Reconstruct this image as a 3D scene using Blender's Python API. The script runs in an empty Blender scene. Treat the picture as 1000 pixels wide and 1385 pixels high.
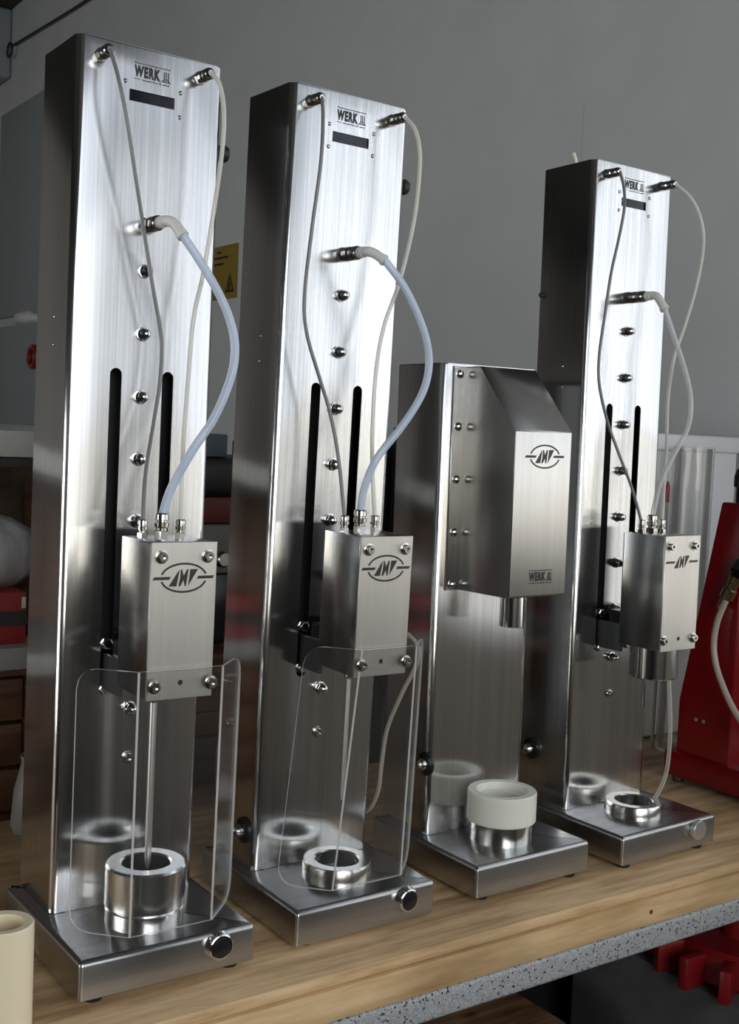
import bpy, bmesh, math, random
from mathutils import Matrix, Vector
random.seed(7)
SC = bpy.context.scene
COL = SC.collection
# ---------------------------------------------------------------- camera
FPX, PITCH, ROLL, CAMZ = 1578.95, -0.0682, 0.0443, 1.4888
cp, sp, cr, sr = math.cos(PITCH), math.sin(PITCH), math.cos(ROLL), math.sin(ROLL)
fwd = Vector((0, cp, sp)); up0 = Vector((0, -sp, cp)); rt0 = Vector((1, 0, 0))
rt = cr * rt0 + sr * up0; up = -sr * rt0 + cr * up0
cam = bpy.data.objects.new('camera', bpy.data.cameras.new('camera')); COL.objects.link(cam)
cm = Matrix((rt, up, -fwd)).transposed().to_4x4(); cm.translation = (0, 0, CAMZ)
cam.matrix_world = cm
cam.data.sensor_fit = 'HORIZONTAL'; cam.data.sensor_width = 36
cam.data.lens = 36 * FPX / 1000; cam.data.clip_start = .02
SC.camera = cam
# ---------------------------------------------------------------- light
YAW = .615            # the bench, machines and walls all follow this direction
BENCH = Matrix.Rotation(YAW, 4, 'Z')
w = bpy.data.worlds.new('world'); SC.world = w; w.use_nodes = True
w.node_tree.nodes['Background'].inputs[0].default_value = (.72, .80, 1, 1)
w.node_tree.nodes['Background'].inputs[1].default_value = .5
def area(name, u, v, z, su, sz, rot, power, colr):
    l = bpy.data.lights.new(name, 'AREA'); l.shape = 'RECTANGLE'; l.size = su; l.size_y = sz
    l.energy = power; l.color = colr
    o = bpy.data.objects.new(name, l); COL.objects.link(o)
    o.matrix_world = BENCH @ Matrix.Translation((u, v, z)) @ Matrix.Rotation(rot, 4, 'Z') @ Matrix.Rotation(math.pi / 2, 4, 'X')
    return o
# daylight standing in the two window openings, with added fill lights (light faces the room)
R90 = math.pi / 2
def window_light(nm, u, v, wid, rot, k=1):
    """sky above, sunlit facade opposite below, as seen through one opening"""
    for part_, z0, z1, L, c in (('high_sky', 2.6, 3.38, .80, (.93, .96, 1)), ('sky', 1.55, 2.6, 1.28, (.975, .985, 1)), ('facade', 1.04, 1.55, 1.0, (1, .92, .77))):
        area('daylight_%s_%s' % (nm, part_), u, v, (z0 + z1) / 2, wid, z1 - z0, rot, k * L * math.pi * wid * (z1 - z0), c)
window_light('front', 1.1, -2.72, 1.2, 0, 1.3)
window_light('front_left', -.40, -2.72, 1.7, 0, 4.5)  # added fill for front-facing surfaces, kept out of the steel's reflections
window_light('end', 2.17, -.80, 3.4, R90)
area('daylight_glass_door', -4.12, 2.0, 1.35, 2.8, 2.1, -R90, 75, (1, .97, .93))  # added fill light for the bench and far wall, no known source there
SC.view_settings.view_transform = 'Standard'; SC.view_settings.look = 'None'
SC.view_settings.gamma = 1; SC.view_settings.use_curve_mapping = False
SC.view_settings.exposure = .25
# ---------------------------------------------------------------- materials
MATS = {}
def nodes(name):
    m = bpy.data.materials.new(name); m.use_nodes = True
    nt = m.node_tree; b = nt.nodes['Principled BSDF']; MATS[name] = m
    return m, nt, b
def setin(b, **k):
    for n, v in k.items():
        n = n.replace('_', ' ')
        b.inputs[n].default_value = v
def noise(nt, scale, vec, detail=3, rough=.5):
    tc = nt.nodes.new('ShaderNodeTexCoord'); mp = nt.nodes.new('ShaderNodeMapping')
    mp.inputs['Scale'].default_value = vec
    n = nt.nodes.new('ShaderNodeTexNoise'); n.inputs['Scale'].default_value = scale
    n.inputs['Detail'].default_value = detail; n.inputs['Roughness'].default_value = rough
    nt.links.new(tc.outputs['Object'], mp.inputs[0]); nt.links.new(mp.outputs[0], n.inputs['Vector'])
    return n
def ramp(nt, src, stops):
    r = nt.nodes.new('ShaderNodeValToRGB'); el = r.color_ramp.elements
    while len(el) < len(stops): el.new(.5)
    for e, (p, c) in zip(el, stops):
        e.position = p; e.color = c if len(c) == 4 else (*c, 1)
    nt.links.new(src, r.inputs[0]); return r
def mrange(nt, src, a, b, c=0, d=1):
    r = nt.nodes.new('ShaderNodeMapRange'); r.inputs[1].default_value = c; r.inputs[2].default_value = d
    r.inputs[3].default_value = a; r.inputs[4].default_value = b
    nt.links.new(src, r.inputs[0]); return r
def plain(name, col, rough=.5, metal=0, spec=.5, **k):
    m, nt, b = nodes(name)
    setin(b, Base_Color=(*col, 1), Roughness=rough, Metallic=metal)
    b.inputs['Specular IOR Level'].default_value = spec
    for n, v in k.items(): b.inputs[n.replace('_', ' ')].default_value = v
    return m
def mottled(name, c1, c2, scale=8, vec=(1, 1, 1), rough=.6, bump=.0, detail=4, spec=.3):
    m, nt, b = nodes(name)
    n = noise(nt, scale, vec, detail)
    r = ramp(nt, n.outputs['Fac'], [(.3, c1), (.7, c2)])
    nt.links.new(r.outputs[0], b.inputs['Base Color']); b.inputs['Roughness'].default_value = rough
    b.inputs['Specular IOR Level'].default_value = spec
    if bump:
        bp = nt.nodes.new('ShaderNodeBump'); bp.inputs['Strength'].default_value = bump; bp.inputs['Distance'].default_value = .002
        nt.links.new(n.outputs['Fac'], bp.inputs['Height']); nt.links.new(bp.outputs[0], b.inputs['Normal'])
    return m
def steel(name, grain='Z', base=.60, rough=.30, aniso=.85, tint=(1, 1, 1), streak=.5):
    m, nt, b = nodes(name)
    g = {'X': (1, 0, 0), 'Y': (0, 1, 0), 'Z': (0, 0, 1)}[grain]
    sc = tuple(.006 if q else 1 for q in g)
    n = noise(nt, 420, sc, 2, .5); n2 = noise(nt, 70, tuple(.02 if q else 1 for q in g), 3, .6)
    n3 = noise(nt, 6, (1, 1, 1), 2, .5)
    add = nt.nodes.new('ShaderNodeMath'); add.operation = 'ADD'
    nt.links.new(n.outputs['Fac'], add.inputs[0]); nt.links.new(n2.outputs['Fac'], add.inputs[1])
    r = ramp(nt, mrange(nt, add.outputs[0], 0, 1, .6, 1.4).outputs[0],
             [(0, tuple(base * (1 - .32 * streak) * t for t in tint)), (1, tuple(min(1, base * (1 + .32 * streak)) * t for t in tint))])
    nt.links.new(r.outputs[0], b.inputs['Base Color'])
    rr = mrange(nt, n3.outputs['Fac'], rough - .02, rough + .02, .3, .7)
    nt.links.new(rr.outputs[0], b.inputs['Roughness'])
    b.inputs['Metallic'].default_value = 1; b.inputs['Anisotropic'].default_value = aniso
    geo = nt.nodes.new('ShaderNodeNewGeometry'); vt = nt.nodes.new('ShaderNodeVectorTransform')
    vt.vector_type = 'VECTOR'; vt.convert_from = 'OBJECT'; vt.convert_to = 'WORLD'
    vt.inputs[0].default_value = g
    cx = nt.nodes.new('ShaderNodeVectorMath'); cx.operation = 'CROSS_PRODUCT'
    nt.links.new(geo.outputs['Normal'], cx.inputs[0]); nt.links.new(vt.outputs[0], cx.inputs[1])
    nt.links.new(cx.outputs[0], b.inputs['Tangent'])
    return m
steel('column_steel', 'Z', .66, .165, .85)
steel('base_steel', 'X', .46, .26, .7, streak=.4)
steel('head_steel', 'Z', .44, .20, .7, streak=.2)
steel('plate_steel', 'Z', .66, .40, .5, tint=(1, .965, .905), streak=.22)
steel('bracket_steel', 'Z', .20, .3, .5, tint=(.92, .97, 1), streak=.2)
steel('hood_steel', 'Z', .52, .22, .6, tint=(1, .975, .93), streak=.2)
plain('chrome', (.72, .72, .71), .12, 1)
plain('nickel', (.62, .60, .57), .16, 1)
plain('turned_steel', (.72, .72, .70), .20, 1)
plain('needle_steel', (.85, .85, .83), .38, 1)
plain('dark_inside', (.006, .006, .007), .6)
plain('black_rubber', (.012, .012, .012), .5)
plain('black_plastic', (.012, .012, .013), .25)
plain('etched', (.035, .026, .018), .45)
plain('print_black', (.012, .012, .014), .5)
plain('display_glass', (.004, .004, .010), .06)
plain('white_nylon', (.72, .72, .70), .4)
plain('pom', (.82, .82, .73), .45, 0, .4, Subsurface_Weight=.25, Subsurface_Radius=(.02, .018, .012), Subsurface_Scale=.4)
plain('cream_plastic', (.90, .79, .57), .38, 0, .4, Subsurface_Weight=.25, Subsurface_Radius=(.02, .015, .008), Subsurface_Scale=.5)
plain('amber_inside', (.62, .36, .13), .4)
def tubing(name, col, clear, rough=.18):
    m, nt, b = nodes(name)
    setin(b, Base_Color=(*col, 1), Roughness=rough)
    tr = nt.nodes.new('ShaderNodeBsdfTransparent'); mx = nt.nodes.new('ShaderNodeMixShader')
    lw = nt.nodes.new('ShaderNodeLayerWeight'); lw.inputs[0].default_value = .45
    mr = mrange(nt, lw.outputs['Facing'], 1 - clear, 1, 0, .9)
    nt.links.new(mr.outputs[0], mx.inputs[0]); nt.links.new(tr.outputs[0], mx.inputs[1])
    nt.links.new(b.outputs[0], mx.inputs[2]); nt.links.new(mx.outputs[0], nt.nodes['Material Output'].inputs[0])
    return m
tubing('grey_tubing', (.20, .20, .20), .12)
tubing('clear_tubing', (.80, .78, .70), .42)
tubing('drain_tubing', (.75, .73, .66), .8)
tubing('blue_tubing', (.62, .72, .86), .30)
tubing('thick_clear_tubing', (.74, .76, .74), .55)
tubing('hose_clear', (.56, .50, .42), .35)
def clear(name, tint=(1, 1, 1), refl=1.0, haze=.0):
    m, nt, b = nodes(name)
    nt.nodes.remove(b)
    tr = nt.nodes.new('ShaderNodeBsdfTransparent'); tr.inputs[0].default_value = (*tint, 1)
    gl = nt.nodes.new('ShaderNodeBsdfGlossy'); gl.inputs['Roughness'].default_value = .03
    df = nt.nodes.new('ShaderNodeBsdfDiffuse'); df.inputs[0].default_value = (.8, .8, .8, 1)
    fr = nt.nodes.new('ShaderNodeFresnel'); fr.inputs[0].default_value = 1.49
    mul = nt.nodes.new('ShaderNodeMath'); mul.operation = 'MULTIPLY'; mul.inputs[1].default_value = refl
    mx = nt.nodes.new('ShaderNodeMixShader'); mx2 = nt.nodes.new('ShaderNodeMixShader'); mx2.inputs[0].default_value = haze
    nt.links.new(fr.outputs[0], mul.inputs[0]); nt.links.new(mul.outputs[0], mx.inputs[0])
    nt.links.new(tr.outputs[0], mx.inputs[1]); nt.links.new(gl.outputs[0], mx.inputs[2])
    nt.links.new(mx.outputs[0], mx2.inputs[1]); nt.links.new(df.outputs[0], mx2.inputs[2])
    nt.links.new(mx2.outputs[0], nt.nodes['Material Output'].inputs[0])
    return m
clear('acrylic', (.97, .97, .97), .3, .010)
clear('acrylic_tube', (.95, .95, .94), .7, .06)
tubing('acrylic_edge', (.75, .75, .72), .45, .25)
def wood(name, c1, c2, c3, knots=True, axis='X'):
    m, nt, b = nodes(name)
    v = (.10, 1, 1) if axis == 'X' else (1, .1, 1)
    n = noise(nt, 55, v, 6, .65)
    wv = nt.nodes.new('ShaderNodeTexNoise'); tc = nt.nodes.new('ShaderNodeTexCoord'); mp = nt.nodes.new('ShaderNodeMapping')
    mp.inputs['Scale'].default_value = (.8, 2.6, 2.6) if axis == 'X' else (2.6, .8, 2.6)
    wv.inputs['Scale'].default_value = 4; wv.inputs['Detail'].default_value = 5
    nt.links.new(tc.outputs['Object'], mp.inputs[0]); nt.links.new(mp.outputs[0], wv.inputs['Vector'])
    r = ramp(nt, n.outputs['Fac'], [(.33, c1), (.5, c2), (.68, c3)])
    r2 = ramp(nt, wv.outputs['Fac'], [(.36, (.62, .59, .56)), (.56, (1.0, 1.0, 1.0))])
    mu = nt.nodes.new('ShaderNodeMixRGB'); mu.blend_type = 'MULTIPLY'; mu.inputs[0].default_value = 1
    nt.links.new(r.outputs[0], mu.inputs[1]); nt.links.new(r2.outputs[0], mu.inputs[2])
    out = mu.outputs[0]
    if knots:
        vo = nt.nodes.new('ShaderNodeTexVoronoi'); vo.inputs['Scale'].default_value = 5.5
        mp2 = nt.nodes.new('ShaderNodeMapping'); mp2.inputs['Scale'].default_value = (.75, 1.6, 1.6) if axis == 'X' else (1.6, .75, 1.6)
        nt.links.new(tc.outputs['Object'], mp2.inputs[0]); nt.links.new(mp2.outputs[0], vo.inputs['Vector'])
        r3 = ramp(nt, vo.outputs['Distance'], [(.035, (.30, .17, .09)), (.10, (1, 1, 1))])
        mu2 = nt.nodes.new('ShaderNodeMixRGB'); mu2.blend_type = 'MULTIPLY'; mu2.inputs[0].default_value = .8
        nt.links.new(out, mu2.inputs[1]); nt.links.new(r3.outputs[0], mu2.inputs[2]); out = mu2.outputs[0]
    nt.links.new(out, b.inputs['Base Color'])
    b.inputs['Roughness'].default_value = .5; b.inputs['Specular IOR Level'].default_value = .35
    bp = nt.nodes.new('ShaderNodeBump'); bp.inputs['Strength'].default_value = .15; bp.inputs['Distance'].default_value = .001
    nt.links.new(n.outputs['Fac'], bp.inputs['Height']); nt.links.new(bp.outputs[0], b.inputs['Normal'])
    return m
wood('bench_wood', (.40, .25, .12), (.66, .45, .245), (.82, .60, .355))
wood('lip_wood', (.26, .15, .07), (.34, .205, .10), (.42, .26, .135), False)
wood('front_wood', (.54, .35, .17), (.68, .47, .25), (.80, .58, .34))
wood('brown_wood', (.07, .032, .015), (.12, .055, .026), (.17, .085, .04), False)
wood('plank_wood', (.16, .08, .04), (.28, .15, .075), (.42, .25, .13), True)
def speckle(name):
    m, nt, b = nodes(name)
    tc = nt.nodes.new('ShaderNodeTexCoord'); outs = []
    for s in (430, 900):
        vo = nt.nodes.new('ShaderNodeTexVoronoi'); vo.inputs['Scale'].default_value = s
        nt.links.new(tc.outputs['Object'], vo.inputs['Vector']); outs.append(vo)
    sep = nt.nodes.new('ShaderNodeSeparateColor'); nt.links.new(outs[0].outputs['Color'], sep.inputs[0])
    sep2 = nt.nodes.new('ShaderNodeSeparateColor'); nt.links.new(outs[1].outputs['Color'], sep2.inputs[0])
    a = ramp(nt, sep2.outputs[0], [(0, (.22, .23, .24)), (.5, (.36, .37, .38)), (1, (.52, .53, .54))])
    c = ramp(nt, sep.outputs[0], [(.05, (.08, .08, .085)), (.08, (1, 1, 1))])
    mu = nt.nodes.new('ShaderNodeMixRGB'); mu.blend_type = 'MULTIPLY'; mu.inputs[0].default_value = 1
    nt.links.new(a.outputs[0], mu.inputs[1]); nt.links.new(c.outputs[0], mu.inputs[2])
    nt.links.new(mu.outputs[0], b.inputs['Base Color']); b.inputs['Roughness'].default_value = .4
speckle('speckled_laminate')
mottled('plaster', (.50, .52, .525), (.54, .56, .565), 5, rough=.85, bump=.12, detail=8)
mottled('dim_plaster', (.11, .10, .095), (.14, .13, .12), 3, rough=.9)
mottled('ceiling_paint', (.05, .048, .045), (.07, .066, .06), 3, rough=.9)
mottled('concrete', (.012, .011, .010), (.022, .02, .018), 4, rough=.8)
plain('red_paint', (.17, .003, .005), .2, 0, .5)
plain('red_plastic', (.22, .008, .010), .35)
plain('dark_red', (.14, .02, .015), .5)
plain('box_red', (.27, .016, .014), .5)
plain('box_black', (.012, .012, .012), .5)
plain('white_board', (.55, .55, .50), .5)
plain('grey_board', (.30, .30, .28), .5)
plain('tray_white', (.82, .83, .85), .4)
plain('panel_white', (.27, .30, .32), .6)
plain('yellow_sticker', (.23, .16, .012), .5)
plain('frame_white', (.6, .6, .6), .5)
plain('cardboard', (.22, .14, .08), .8)
plain('blue_grey', (.10, .13, .15), .5)
plain('brass', (.35, .28, .16), .3, 1)
plain('pale_grey', (.20, .20, .18), .5)
mottled('foil', (.20, .19, .19), (.55, .54, .54), 22, (1, 1, .25), .25, .8, 6, .6)
mottled('grey_lid', (.06, .06, .062), (.12, .12, .122), 6, rough=.6)
mottled('brown_cloth', (.05, .032, .02), (.11, .075, .05), 14, rough=.8)
clear('window_glass', (.97, .98, .98), .6, 0)
plain('rear_dark', (.035, .042, .05), .35)
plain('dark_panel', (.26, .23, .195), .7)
mottled('back_plaster', (.62, .56, .50), (.70, .64, .57), 2, rough=.9)
# ---------------------------------------------------------------- mesh helpers
PIV = Vector((.1, .15, 0))
MESHES = {}
def finish(bm, name, mats, ang=38):
    bmesh.ops.remove_doubles(bm, verts=bm.verts, dist=1e-6)
    bmesh.ops.recalc_face_normals(bm, faces=bm.faces)
    lim = math.radians(ang)
    for f in bm.faces: f.smooth = True
    for e in bm.edges:
        if len(e.link_faces) != 2 or e.calc_face_angle(0) > lim: e.smooth = False
    me = bpy.data.meshes.new(name); bm.to_mesh(me); bm.free()
    for m in ([mats] if isinstance(mats, str) else mats): me.materials.append(MATS[m])
    return me
def link(name, me, parent=None, loc=None):
    o = bpy.data.objects.new(name, me); COL.objects.link(o)
    if parent is not None: o.parent = parent
    if loc is not None: o.location = loc
    return o
def box(bm, x0, x1, y0, y1, z0, z1, r=0, seg=2):
    vs = [bm.verts.new((x, y, z)) for x in (x0, x1) for y in (y0, y1) for z in (z0, z1)]
    F = [(0, 1, 3, 2), (4, 6, 7, 5), (0, 4, 5, 1), (2, 3, 7, 6), (0, 2, 6, 4), (1, 5, 7, 3)]
    fs = [bm.faces.new([vs[i] for i in f]) for f in F]
    if r:
        es = list({e for f in fs for e in f.edges})
        bmesh.ops.bevel(bm, geom=es, offset=r, segments=seg, profile=.5, affect='EDGES')
def lathe(bm, prof, org, axis=(0, 0, 1), seg=24, squash=1):
    ax = Vector(axis).normalized(); q = ax.to_track_quat('Z', 'Y')
    rings = []
    for r, h in prof:
        if r <= 1e-7: rings.append([bm.verts.new(Vector(org) + q @ Vector((0, 0, h)))]); continue
        rings.append([bm.verts.new(Vector(org) + q @ Vector((r * math.cos(2 * math.pi * k / seg), squash * r * math.sin(2 * math.pi * k / seg), h))) for k in range(seg)])
    for a, b in zip(rings, rings[1:]):
        if len(a) == 1 and len(b) == 1: continue
        for k in range(seg):
            k2 = (k + 1) % seg
            if len(a) == 1: bm.faces.new((a[0], b[k2], b[k]))
            elif len(b) == 1: bm.faces.new((a[k], a[k2], b[0]))
            else: bm.faces.new((a[k], a[k2], b[k2], b[k]))
def catmull(pts, n=6):
    P = [Vector(p) for p in pts]; P = [2 * P[0] - P[1]] + P + [2 * P[-1] - P[-2]]; out = []
    for i in range(1, len(P) - 2):
        for k in range(n):
            t = k / n; a, b, c, d = P[i - 1:i + 3]
            out.append(.5 * ((2 * b) + (c - a) * t + (2 * a - 5 * b + 4 * c - d) * t * t + (3 * b - a - 3 * c + d) * t ** 3))
    return out + [P[-2]]
def sweep(bm, pts, r, seg=10, n=6, radii=None):
    C = catmull(pts, n) if n else [Vector(p) for p in pts]
    nrm = None; rings = []
    for i, c in enumerate(C):
        t = (C[min(i + 1, len(C) - 1)] - C[max(i - 1, 0)]).normalized()
        if nrm is None: nrm = t.orthogonal().normalized()
        nrm = (nrm - t * nrm.dot(t)).normalized(); bn = t.cross(nrm)
        rr = r if radii is None else radii(i / (len(C) - 1))
        rings.append([bm.verts.new(c + rr * (math.cos(2 * math.pi * k / seg) * nrm + math.sin(2 * math.pi * k / seg) * bn)) for k in range(seg)])
    for a, b in zip(rings, rings[1:]):
        for k in range(seg): bm.faces.new((a[k], a[(k + 1) % seg], b[(k + 1) % seg], b[k]))
    bm.faces.new(rings[0][::-1]); bm.faces.new(rings[-1])
def prism(bm, poly, f0, f1):
    """poly: list of 2D points; f0/f1 map a 2D point to the two faces"""
    a = [bm.verts.new(f0(p)) for p in poly]; b = [bm.verts.new(f1(p)) for p in poly]
    n = len(poly); bm.faces.new(a); bm.faces.new(b[::-1])
    for k in range(n): bm.faces.new((a[k], b[k], b[(k + 1) % n], a[(k + 1) % n]))
def shape(fn):
    bm = bmesh.new(); fn(bm); return bm
def cut(base, tools, name, mats, ang=38):
    """boolean difference, evaluated once"""
    mb = bpy.data.meshes.new('t'); base.to_mesh(mb); base.free(); ob = bpy.data.objects.new('t', mb); COL.objects.link(ob)
    tmp = []
    for t in tools:
        bmesh.ops.recalc_face_normals(t, faces=t.faces)
        mt = bpy.data.meshes.new('t'); t.to_mesh(mt); t.free(); o = bpy.data.objects.new('t', mt); COL.objects.link(o); tmp.append(o)
        md = ob.modifiers.new('b', 'BOOLEAN'); md.object = o; md.operation = 'DIFFERENCE'; md.solver = 'EXACT'
    dg = bpy.context.evaluated_depsgraph_get(); dg.update()
    bm = bmesh.new(); bm.from_mesh(ob.evaluated_get(dg).to_mesh())
    for o in tmp + [ob]: bpy.data.objects.remove(o)
    return finish(bm, name, mats, ang)
def tagit(o, label=None, cat=None, group=None, kind=None):
    for k, v in (('label', label), ('category', cat), ('group', group), ('kind', kind)):
        if v: o[k] = v
    return o
# part of a machine: mesh cached by key, coordinates in machine space
def part(name, key, mats, fn, parent, top=False, ang=38):
    if key not in MESHES: MESHES[key] = finish(shape(fn), name, mats, ang)
    return link(name, MESHES[key], parent, (-PIV if top else None))
def slot(cx, z0, z1, r, n=8):
    p = [(cx + r * math.cos(math.pi * k / n), z1 - r + r * math.sin(math.pi * k / n)) for k in range(n + 1)]
    p += [(cx - r * math.cos(math.pi * k / n), z0 + r - r * math.sin(math.pi * k / n)) for k in range(n + 1)]
    return p

# ---------------------------------------------------------------- room (bench axes u, v, z)
def room(name, fn, mat, kind='structure', parent=None):
    o = link(name, finish(shape(fn), name, mat), parent)
    if parent is None: o.matrix_world = BENCH
    if kind: o['kind'] = kind
    return o
UW, VB, VF, UL, ZC = 2.05, 6.95, -2.6, -4.0, 3.67
room('floor', lambda b: box(b, UL - .1, UW + .1, VF - .1, VB + .1, -.1, 0), 'concrete')
room('ceiling', lambda b: box(b, UL - .1, UW + .1, VF - .1, VB + .1, ZC, ZC + .1), 'ceiling_paint')
room('wall_back', lambda b: box(b, UL - .1, UW + .1, VB, VB + .1, 0, ZC), 'back_plaster')
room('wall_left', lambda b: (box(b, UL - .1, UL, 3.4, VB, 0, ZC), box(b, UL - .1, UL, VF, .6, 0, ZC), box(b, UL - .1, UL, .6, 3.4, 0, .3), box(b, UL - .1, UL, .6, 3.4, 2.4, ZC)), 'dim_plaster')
ZS, ZT = 1.02, 3.4
def wall_end(b):
    box(b, UW, UW + .1, .9, VB, 0, ZC); box(b, UW, UW + .1, VF, -2.5, 0, ZC)
    box(b, UW, UW + .1, -2.5, .9, 0, ZS); box(b, UW, UW + .1, -2.5, .9, ZT, ZC)
room('wall_right', wall_end, 'plaster')
room('trim_1', lambda b: box(b, UW - .06, UW - .0005, -2.5, .9, 0, ZS), 'dark_panel')  # added out of view to darken what the steel columns mirror
room('trim_2', lambda b: box(b, -1.0, 1.7, VF + .0005, VF + .06, 0, ZS), 'dark_panel')  # matching unseen panel below the front window
def wall_front(b):
    box(b, UL, -1.3, VF - .1, VF, 0, ZC); box(b, 1.7, UW + .1, VF - .1, VF, 0, ZC)
    box(b, -1.3, 1.7, VF - .1, VF, 0, ZS); box(b, -1.3, 1.7, VF - .1, VF, ZT, ZC)
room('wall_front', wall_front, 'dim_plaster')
def win1(b):
    for u in (-1.3, .43, 1.65): box(b, u, u + .05, VF - .07, VF - .02, ZS, ZT)
    for z in (ZS, ZT - .05): box(b, -1.3, 1.7, VF - .07, VF - .02, z, z + .05)
w1 = room('window_1', win1, 'frame_white')  # left half of the opening only houses the added fill light
room('glass_pane', lambda b: box(b, -1.26, 1.66, VF - .05, VF - .045, ZS + .04, ZT - .04), 'window_glass', None, w1)
def fill_opening(b):  # made-up glazed opening around the left fill light
    for v in (.6, 1.97, 3.34): box(b, UL - .07, UL - .02, v, v + .06, .3, 2.4)
    for z in (.3, 2.34): box(b, UL - .07, UL - .02, 0.6, 3.4, z, z + .06)
d1 = room('door_1', fill_opening, 'frame_white')
room('glass_pane', lambda b: box(b, UL - .05, UL - .045, 0.65, 3.35, .36, 2.34), 'window_glass', None, d1)
def win2(b):
    for v in (-2.5, .85): box(b, UW + .02, UW + .07, v, v + .05, ZS, ZT)
    for z in (ZS, ZT - .05): box(b, UW + .02, UW + .07, -2.5, .9, z, z + .05)
w2 = room('window_2', win2, 'frame_white')
room('glass_pane', lambda b: box(b, UW + .045, UW + .05, -2.46, .86, ZS + .04, ZT - .04), 'window_glass', None, w2)

def bthing(name, fn, mat, label, cat, group=None, ang=38):
    o = link(name, finish(shape(fn), name, mat, ang)); o.matrix_world = BENCH
    return tagit(o, label, cat, group)
def bempty(name, u, v, z, label, cat, group=None):
    o = bpy.data.objects.new(name, None); COL.objects.link(o)
    o.matrix_world = BENCH @ Matrix.Translation((u, v, z)); o['_o'] = (u, v, z)
    return tagit(o, label, cat, group)
def bpart(name, fn, mat, parent, sub=False, ang=38, label=None):
    o = link(name, finish(shape(fn), name, mat, ang), parent)
    if not sub: o.location = -Vector(parent['_o'])
    if label: o['label'] = label
    return o

# ---------------------------------------------------------------- the bench
BU0, BU1 = -.75, 2.03
bench = bempty('workbench', .6, 1.3, 0, 'long wooden workbench with a speckled grey laminate edge carrying the steel machines', 'workbench')
bpart('board', lambda b: box(b, BU0, BU1, 1.016, 1.66, .8855, .9, .0022, 2), 'bench_wood', bench)
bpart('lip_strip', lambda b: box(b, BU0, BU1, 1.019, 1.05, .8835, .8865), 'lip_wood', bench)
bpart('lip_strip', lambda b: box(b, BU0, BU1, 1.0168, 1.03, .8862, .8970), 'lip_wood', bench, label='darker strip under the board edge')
bpart('front_board', lambda b: box(b, BU0, BU1, 1.0125, 1.64, .8475, .8840, .0016, 2), 'front_wood', bench)
bpart('laminate_top', lambda b: box(b, BU0, BU1, 1.010, 1.66, .813, .8475, .005, 3), 'speckled_laminate', bench, label='grey laminate worktop with dark specks')
for u in (BU0 + .08, 1.93):
    for v in (1.10, 1.58):
        bpart('leg', lambda b: box(b, u, u + .06, v, v + .06, 0, .813, .003), 'box_black', bench)
bpart('rear_rail', lambda b: box(b, BU0 + .1, 1.94, 1.60, 1.63, .70, .80, .003), 'box_black', bench)
bpart('rear_panel', lambda b: box(b, BU0 + .1, 2.0, 1.645, 1.655, .12, .808, .001), 'box_black', bench)  # added black sheet standing in for the shade under the bench
def knot(b):
    c = (1.205, 1.0125, .866)
    lathe(b, [(.0001, .0006), (.003, .0006), (.0032, .0)], c, (0, -1, 0), 14)
bpart('wood_knot', knot, 'brown_wood', bench)

# ---------------------------------------------------------------- the column machines
BH, S, CX0, CX1, CD, TOP = .0401, .1259, .0148, .1852, .0984, .9819
def column(top, tall):
    def outer(b):
        vs = [(CX0, S), (CX1, S), (CX1, S + CD), (CX0, S + CD)]
        pts = []
        r = .0078; n = 7
        for (x, y, a0) in ((CX0 + r, S + r, 180), (CX1 - r, S + r, 270)):
            for k in range(n + 1):
                t = math.radians(a0 + 90 * k / n); pts.append((x + r * math.cos(t), y + r * math.sin(t)))
        pts += [(CX1, S + CD), (CX0, S + CD)]
        prism(b, pts, lambda p: (p[0], p[1], BH + .0005), lambda p: (p[0], p[1], top))
        es = [e for e in b.edges if all(abs(v.co.z - top) < 1e-6 for v in e.verts)]
        bmesh.ops.bevel(b, geom=es, offset=.0016, segments=2, affect='EDGES', profile=.5)
    base = shape(outer); bmesh.ops.recalc_face_normals(base, faces=base.faces)
    tools = [shape(lambda b: box(b, CX0 + .003, CX1 - .003, S + .003, S + CD - .003, .03, top - .003))]
    if tall:
        for cx in (.0693, .1307):
            tools.append(shape(lambda b: prism(b, slot(cx, .2775, .638, .0068), lambda p: (p[0], S - .01, p[1]), lambda p: (p[0], S + .012, p[1]))))
        tools.append(shape(lambda b: box(b, .0735, .1265, S - .01, S + .012, .9240, .9362)))
    return cut(base, tools, 'column', 'column_steel')
MESHES['col_tall'] = column(TOP, True)
MESHES['col_short'] = column(.6771, False)
def base_fn(b):
    vs = []
    r, n = .004, 4; d = .2285; W = .2
    pts = []
    for (x, y, a0) in ((r, r, 180), (W - r, r, 270), (W - .002, d - .002, 0), (.002, d - .002, 90)):
        q = r if y == r else .002
        for k in range(n + 1):
            t = math.radians(a0 + 90 * k / n); pts.append((x + q * math.cos(t), y + q * math.sin(t)))
    prism(b, pts, lambda p: (p[0], p[1], 0), lambda p: (p[0], p[1], BH))
    es = [e for e in b.edges if all(abs(v.co.z - BH) < 1e-6 for v in e.verts)]
    bmesh.ops.bevel(b, geom=es, offset=.0058, segments=5, affect='EDGES', profile=.5)
def fitting(L, R):
    def fn(b):
        lathe(b, [(0, 0), (R * 1.1, 0), (R * 1.1, L * .12), (R * 1.0, L * .14)], (0, 0, 0), (0, -1, 0), 6)
        lathe(b, [(R * .8, L * .13), (R, L * .16), (R, L * .42), (R * .82, L * .46), (R * .82, L * .54), (R * .97, L * .58), (R * .97, L * .86), (R * .8, L * .95), (R * .5, L), (0, L)], (0, 0, 0), (0, -1, 0), 20)
    return fn
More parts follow.
